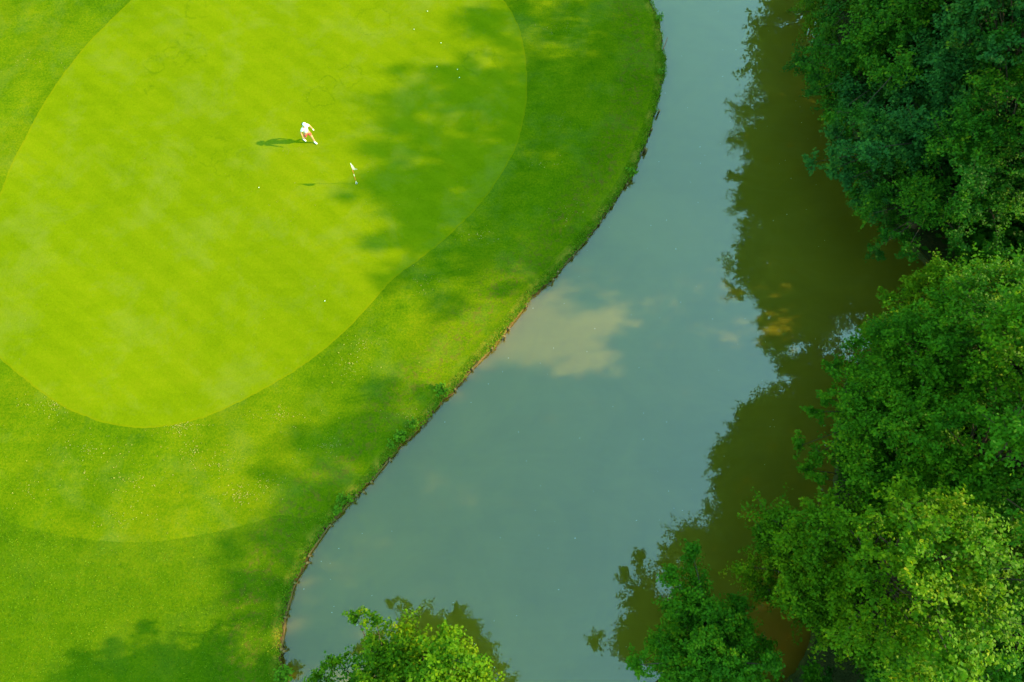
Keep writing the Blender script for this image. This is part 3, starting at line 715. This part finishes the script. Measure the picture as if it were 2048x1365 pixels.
# local frame: +Y forward, +X to the person's right
def loc(p):
    d = p-mid; a = -(face-math.pi/2); return np.array([d[0]*math.cos(a)-d[1]*math.sin(a), d[0]*math.sin(a)+d[1]*math.cos(a)])
lr, lf = loc(f1), loc(f2)
lr = np.array([.13, -.30]); lf = np.array([-.13, .30])
J = [(0, 0, .93, .135, .11), (0, .02, 1.12, .125, .095), (0, .04, 1.30, .145, .10), (0, .06, 1.44, .10, .08), (0, .08, 1.51, .052), (0, .10, 1.57, .055),   # 0-5 pelvis..neck
     (0, .115, 1.64, .082, .098), (0, .115, 1.71, .078, .092),                                   # 6,7 head
     (.17, .05, 1.41, .062), (.31, -.02, 1.17, .044), (.36, .08, .93, .032),                     # 8-10 right arm
     (-.17, .05, 1.41, .062), (-.32, .03, 1.17, .044), (-.36, .16, .95, .032),                   # 11-13 left arm
     (.10, 0, .87, .095), (.12, -.06, .50, .062), (lr[0], lr[1]-.04, .11, .040),                 # 14-16 right leg
     (-.10, .02, .87, .095), (-.12, .20, .50, .062), (lf[0], lf[1]-.02, .10, .040)]             # 17-19 left leg
Ed = [(0, 1), (1, 2), (2, 3), (3, 4), (4, 5), (5, 6), (6, 7), (3, 8), (8, 9), (9, 10), (3, 11), (11, 12), (12, 13), (0, 14), (14, 15), (15, 16), (0, 17), (17, 18), (18, 19)]
parts = [skin('b', J, Ed, SKIN, link=False)]
def hand(w, d, side):
    d = unit(np.array(d)); w = np.array(w); f = unit(np.cross(d, [0, 0, 1.])) if abs(d[2]) < .9 else np.array([0, 1., 0]); f = unit(f-d*f.dot(d)); nrm = np.cross(d, f)
    out = [skin('h', [(*w, .028, .02), (*(w+d*.05), .036, .018), (*(w+d*.09), .038, .016)], [(0, 1), (1, 2)], SKIN, link=False, sub=1)]
    for k, (o_, l) in enumerate([(-.03, .065), (-.01, .078), (.011, .074), (.03, .055)]):
        b = w+d*.085+f*o_; k1 = b+d*l*.5+nrm*.012*side; k2 = b+d*l*.85+nrm*.036*side
        out.append(skin('f', [(*b, .0095), (*k1, .009), (*k2, .008)], [(0, 1), (1, 2)], SKIN, link=False, sub=1))
    b = w+d*.03-f*.026; out.append(skin('t', [(*b, .012), (*(b-f*.025+d*.03), .010), (*(b-f*.03+d*.06+nrm*.015*side), .009)], [(0, 1), (1, 2)], SKIN, link=False, sub=1))
    return out
parts += hand((.36, .08, .93), (.08, .35, -.92), 1)+hand((-.36, .16, .95), (-.08, .35, -.92), -1)
bm = bmesh.new()
for m_ in parts: bm.from_mesh(m_)
for c_, s_ in [((0, .215, 1.655), (.016, .026, .022)), ((.085, .115, 1.655), (.012, .022, .032)), ((-.085, .115, 1.655), (.012, .022, .032)), ((0, .19, 1.60), (.035, .03, .02))]:
    bmesh.ops.create_icosphere(bm, subdivisions=2, radius=1, matrix=Matrix.Translation(c_) @ Matrix.Diagonal((*s_, 1)))
body = from_bm('body', bm, SKIN, person, True)
for sx in (-1, 1):
    bm = bmesh.new(); bmesh.ops.create_icosphere(bm, subdivisions=2, radius=.011, matrix=Matrix.Translation((sx*.033, .205, 1.672))); from_bm('eye', bm, FACE_DARK, body, True)
bm = bmesh.new(); bmesh.ops.create_icosphere(bm, subdivisions=2, radius=1, matrix=Matrix.Translation((0, .212, 1.617)) @ Matrix.Diagonal((.024, .008, .007, 1))); from_bm('mouth', bm, LIPS, body, True)
k = 1.18
SJ = [(0, .0, .90, .165, .135), (0, .02, 1.12, .155, .118), (0, .04, 1.30, .178, .122), (0, .06, 1.43, .125, .10), (0, .075, 1.48, .068), (.18, .05, 1.40, .080), (.265, .005, 1.24, .072), (-.18, .05, 1.40, .080), (-.27, .04, 1.24, .072)]
skin('shirt', SJ, [(0, 1), (1, 2), (2, 3), (3, 4), (3, 5), (5, 6), (3, 7), (7, 8)], SHIRT, person)
SH = [(0, 0, .96, .155, .13), (0, .0, .86, .16, .14), (.105, -.01, .80, .115), (.118, -.045, .58, .095), (-.105, .03, .80, .115), (-.118, .15, .58, .095)]
skin('shorts', SH, [(0, 1), (1, 2), (2, 3), (1, 4), (4, 5)], SHORTS, person)
for (q, nm) in ((lr, 'shoe'), (lf, 'shoe')):
    skin('shoe', [(q[0], q[1]-.06, .05, .045, .042), (q[0], q[1]+.05, .045, .048, .036), (q[0]*1.05, q[1]+.17, .035, .044, .028)], [(0, 1), (1, 2)], SHOE, person)
    skin('sock', [(q[0], q[1]-.035, .07, .046), (q[0]*.99, q[1]-.03, .19, .05)], [(0, 1)], SHOE, person, sub=1)
skin('hair', [(0, .06, 1.73, .075), (0, .0, 1.67, .095, .075), (0, -.06, 1.58, .09, .07), (0, -.11, 1.46, .06, .05)], [(0, 1), (1, 2), (2, 3)], HAIR, person)
bm = bmesh.new(); bmesh.ops.create_uvsphere(bm, u_segments=20, v_segments=12, radius=1, matrix=Matrix.Translation((0, .115, 1.70)) @ Matrix.Diagonal((.105, .122, .095, 1)))
bmesh.ops.delete(bm, geom=[v for v in bm.verts if v.co.z < 1.695], context='VERTS')
cap = from_bm('cap', bm, SHIRT, person, True)
bm = bmesh.new(); bmesh.ops.create_cone(bm, cap_ends=True, segments=20, radius1=.10, radius2=.095, depth=.012, matrix=Matrix.Translation((0, .20, 1.70)) @ Matrix.Rotation(-.15, 4, 'X') @ Matrix.Diagonal((.95, 1.15, 1, 1))); from_bm('peak', bm, SHIRT, cap, True)
# white glove over the left hand
GL = [(-.362, .165, .95, .036), (-.368, .20, .88, .042, .026), (-.372, .225, .83, .036, .022)]
skin('glove', GL, [(0, 1), (1, 2)], SHOE, person, sub=1)
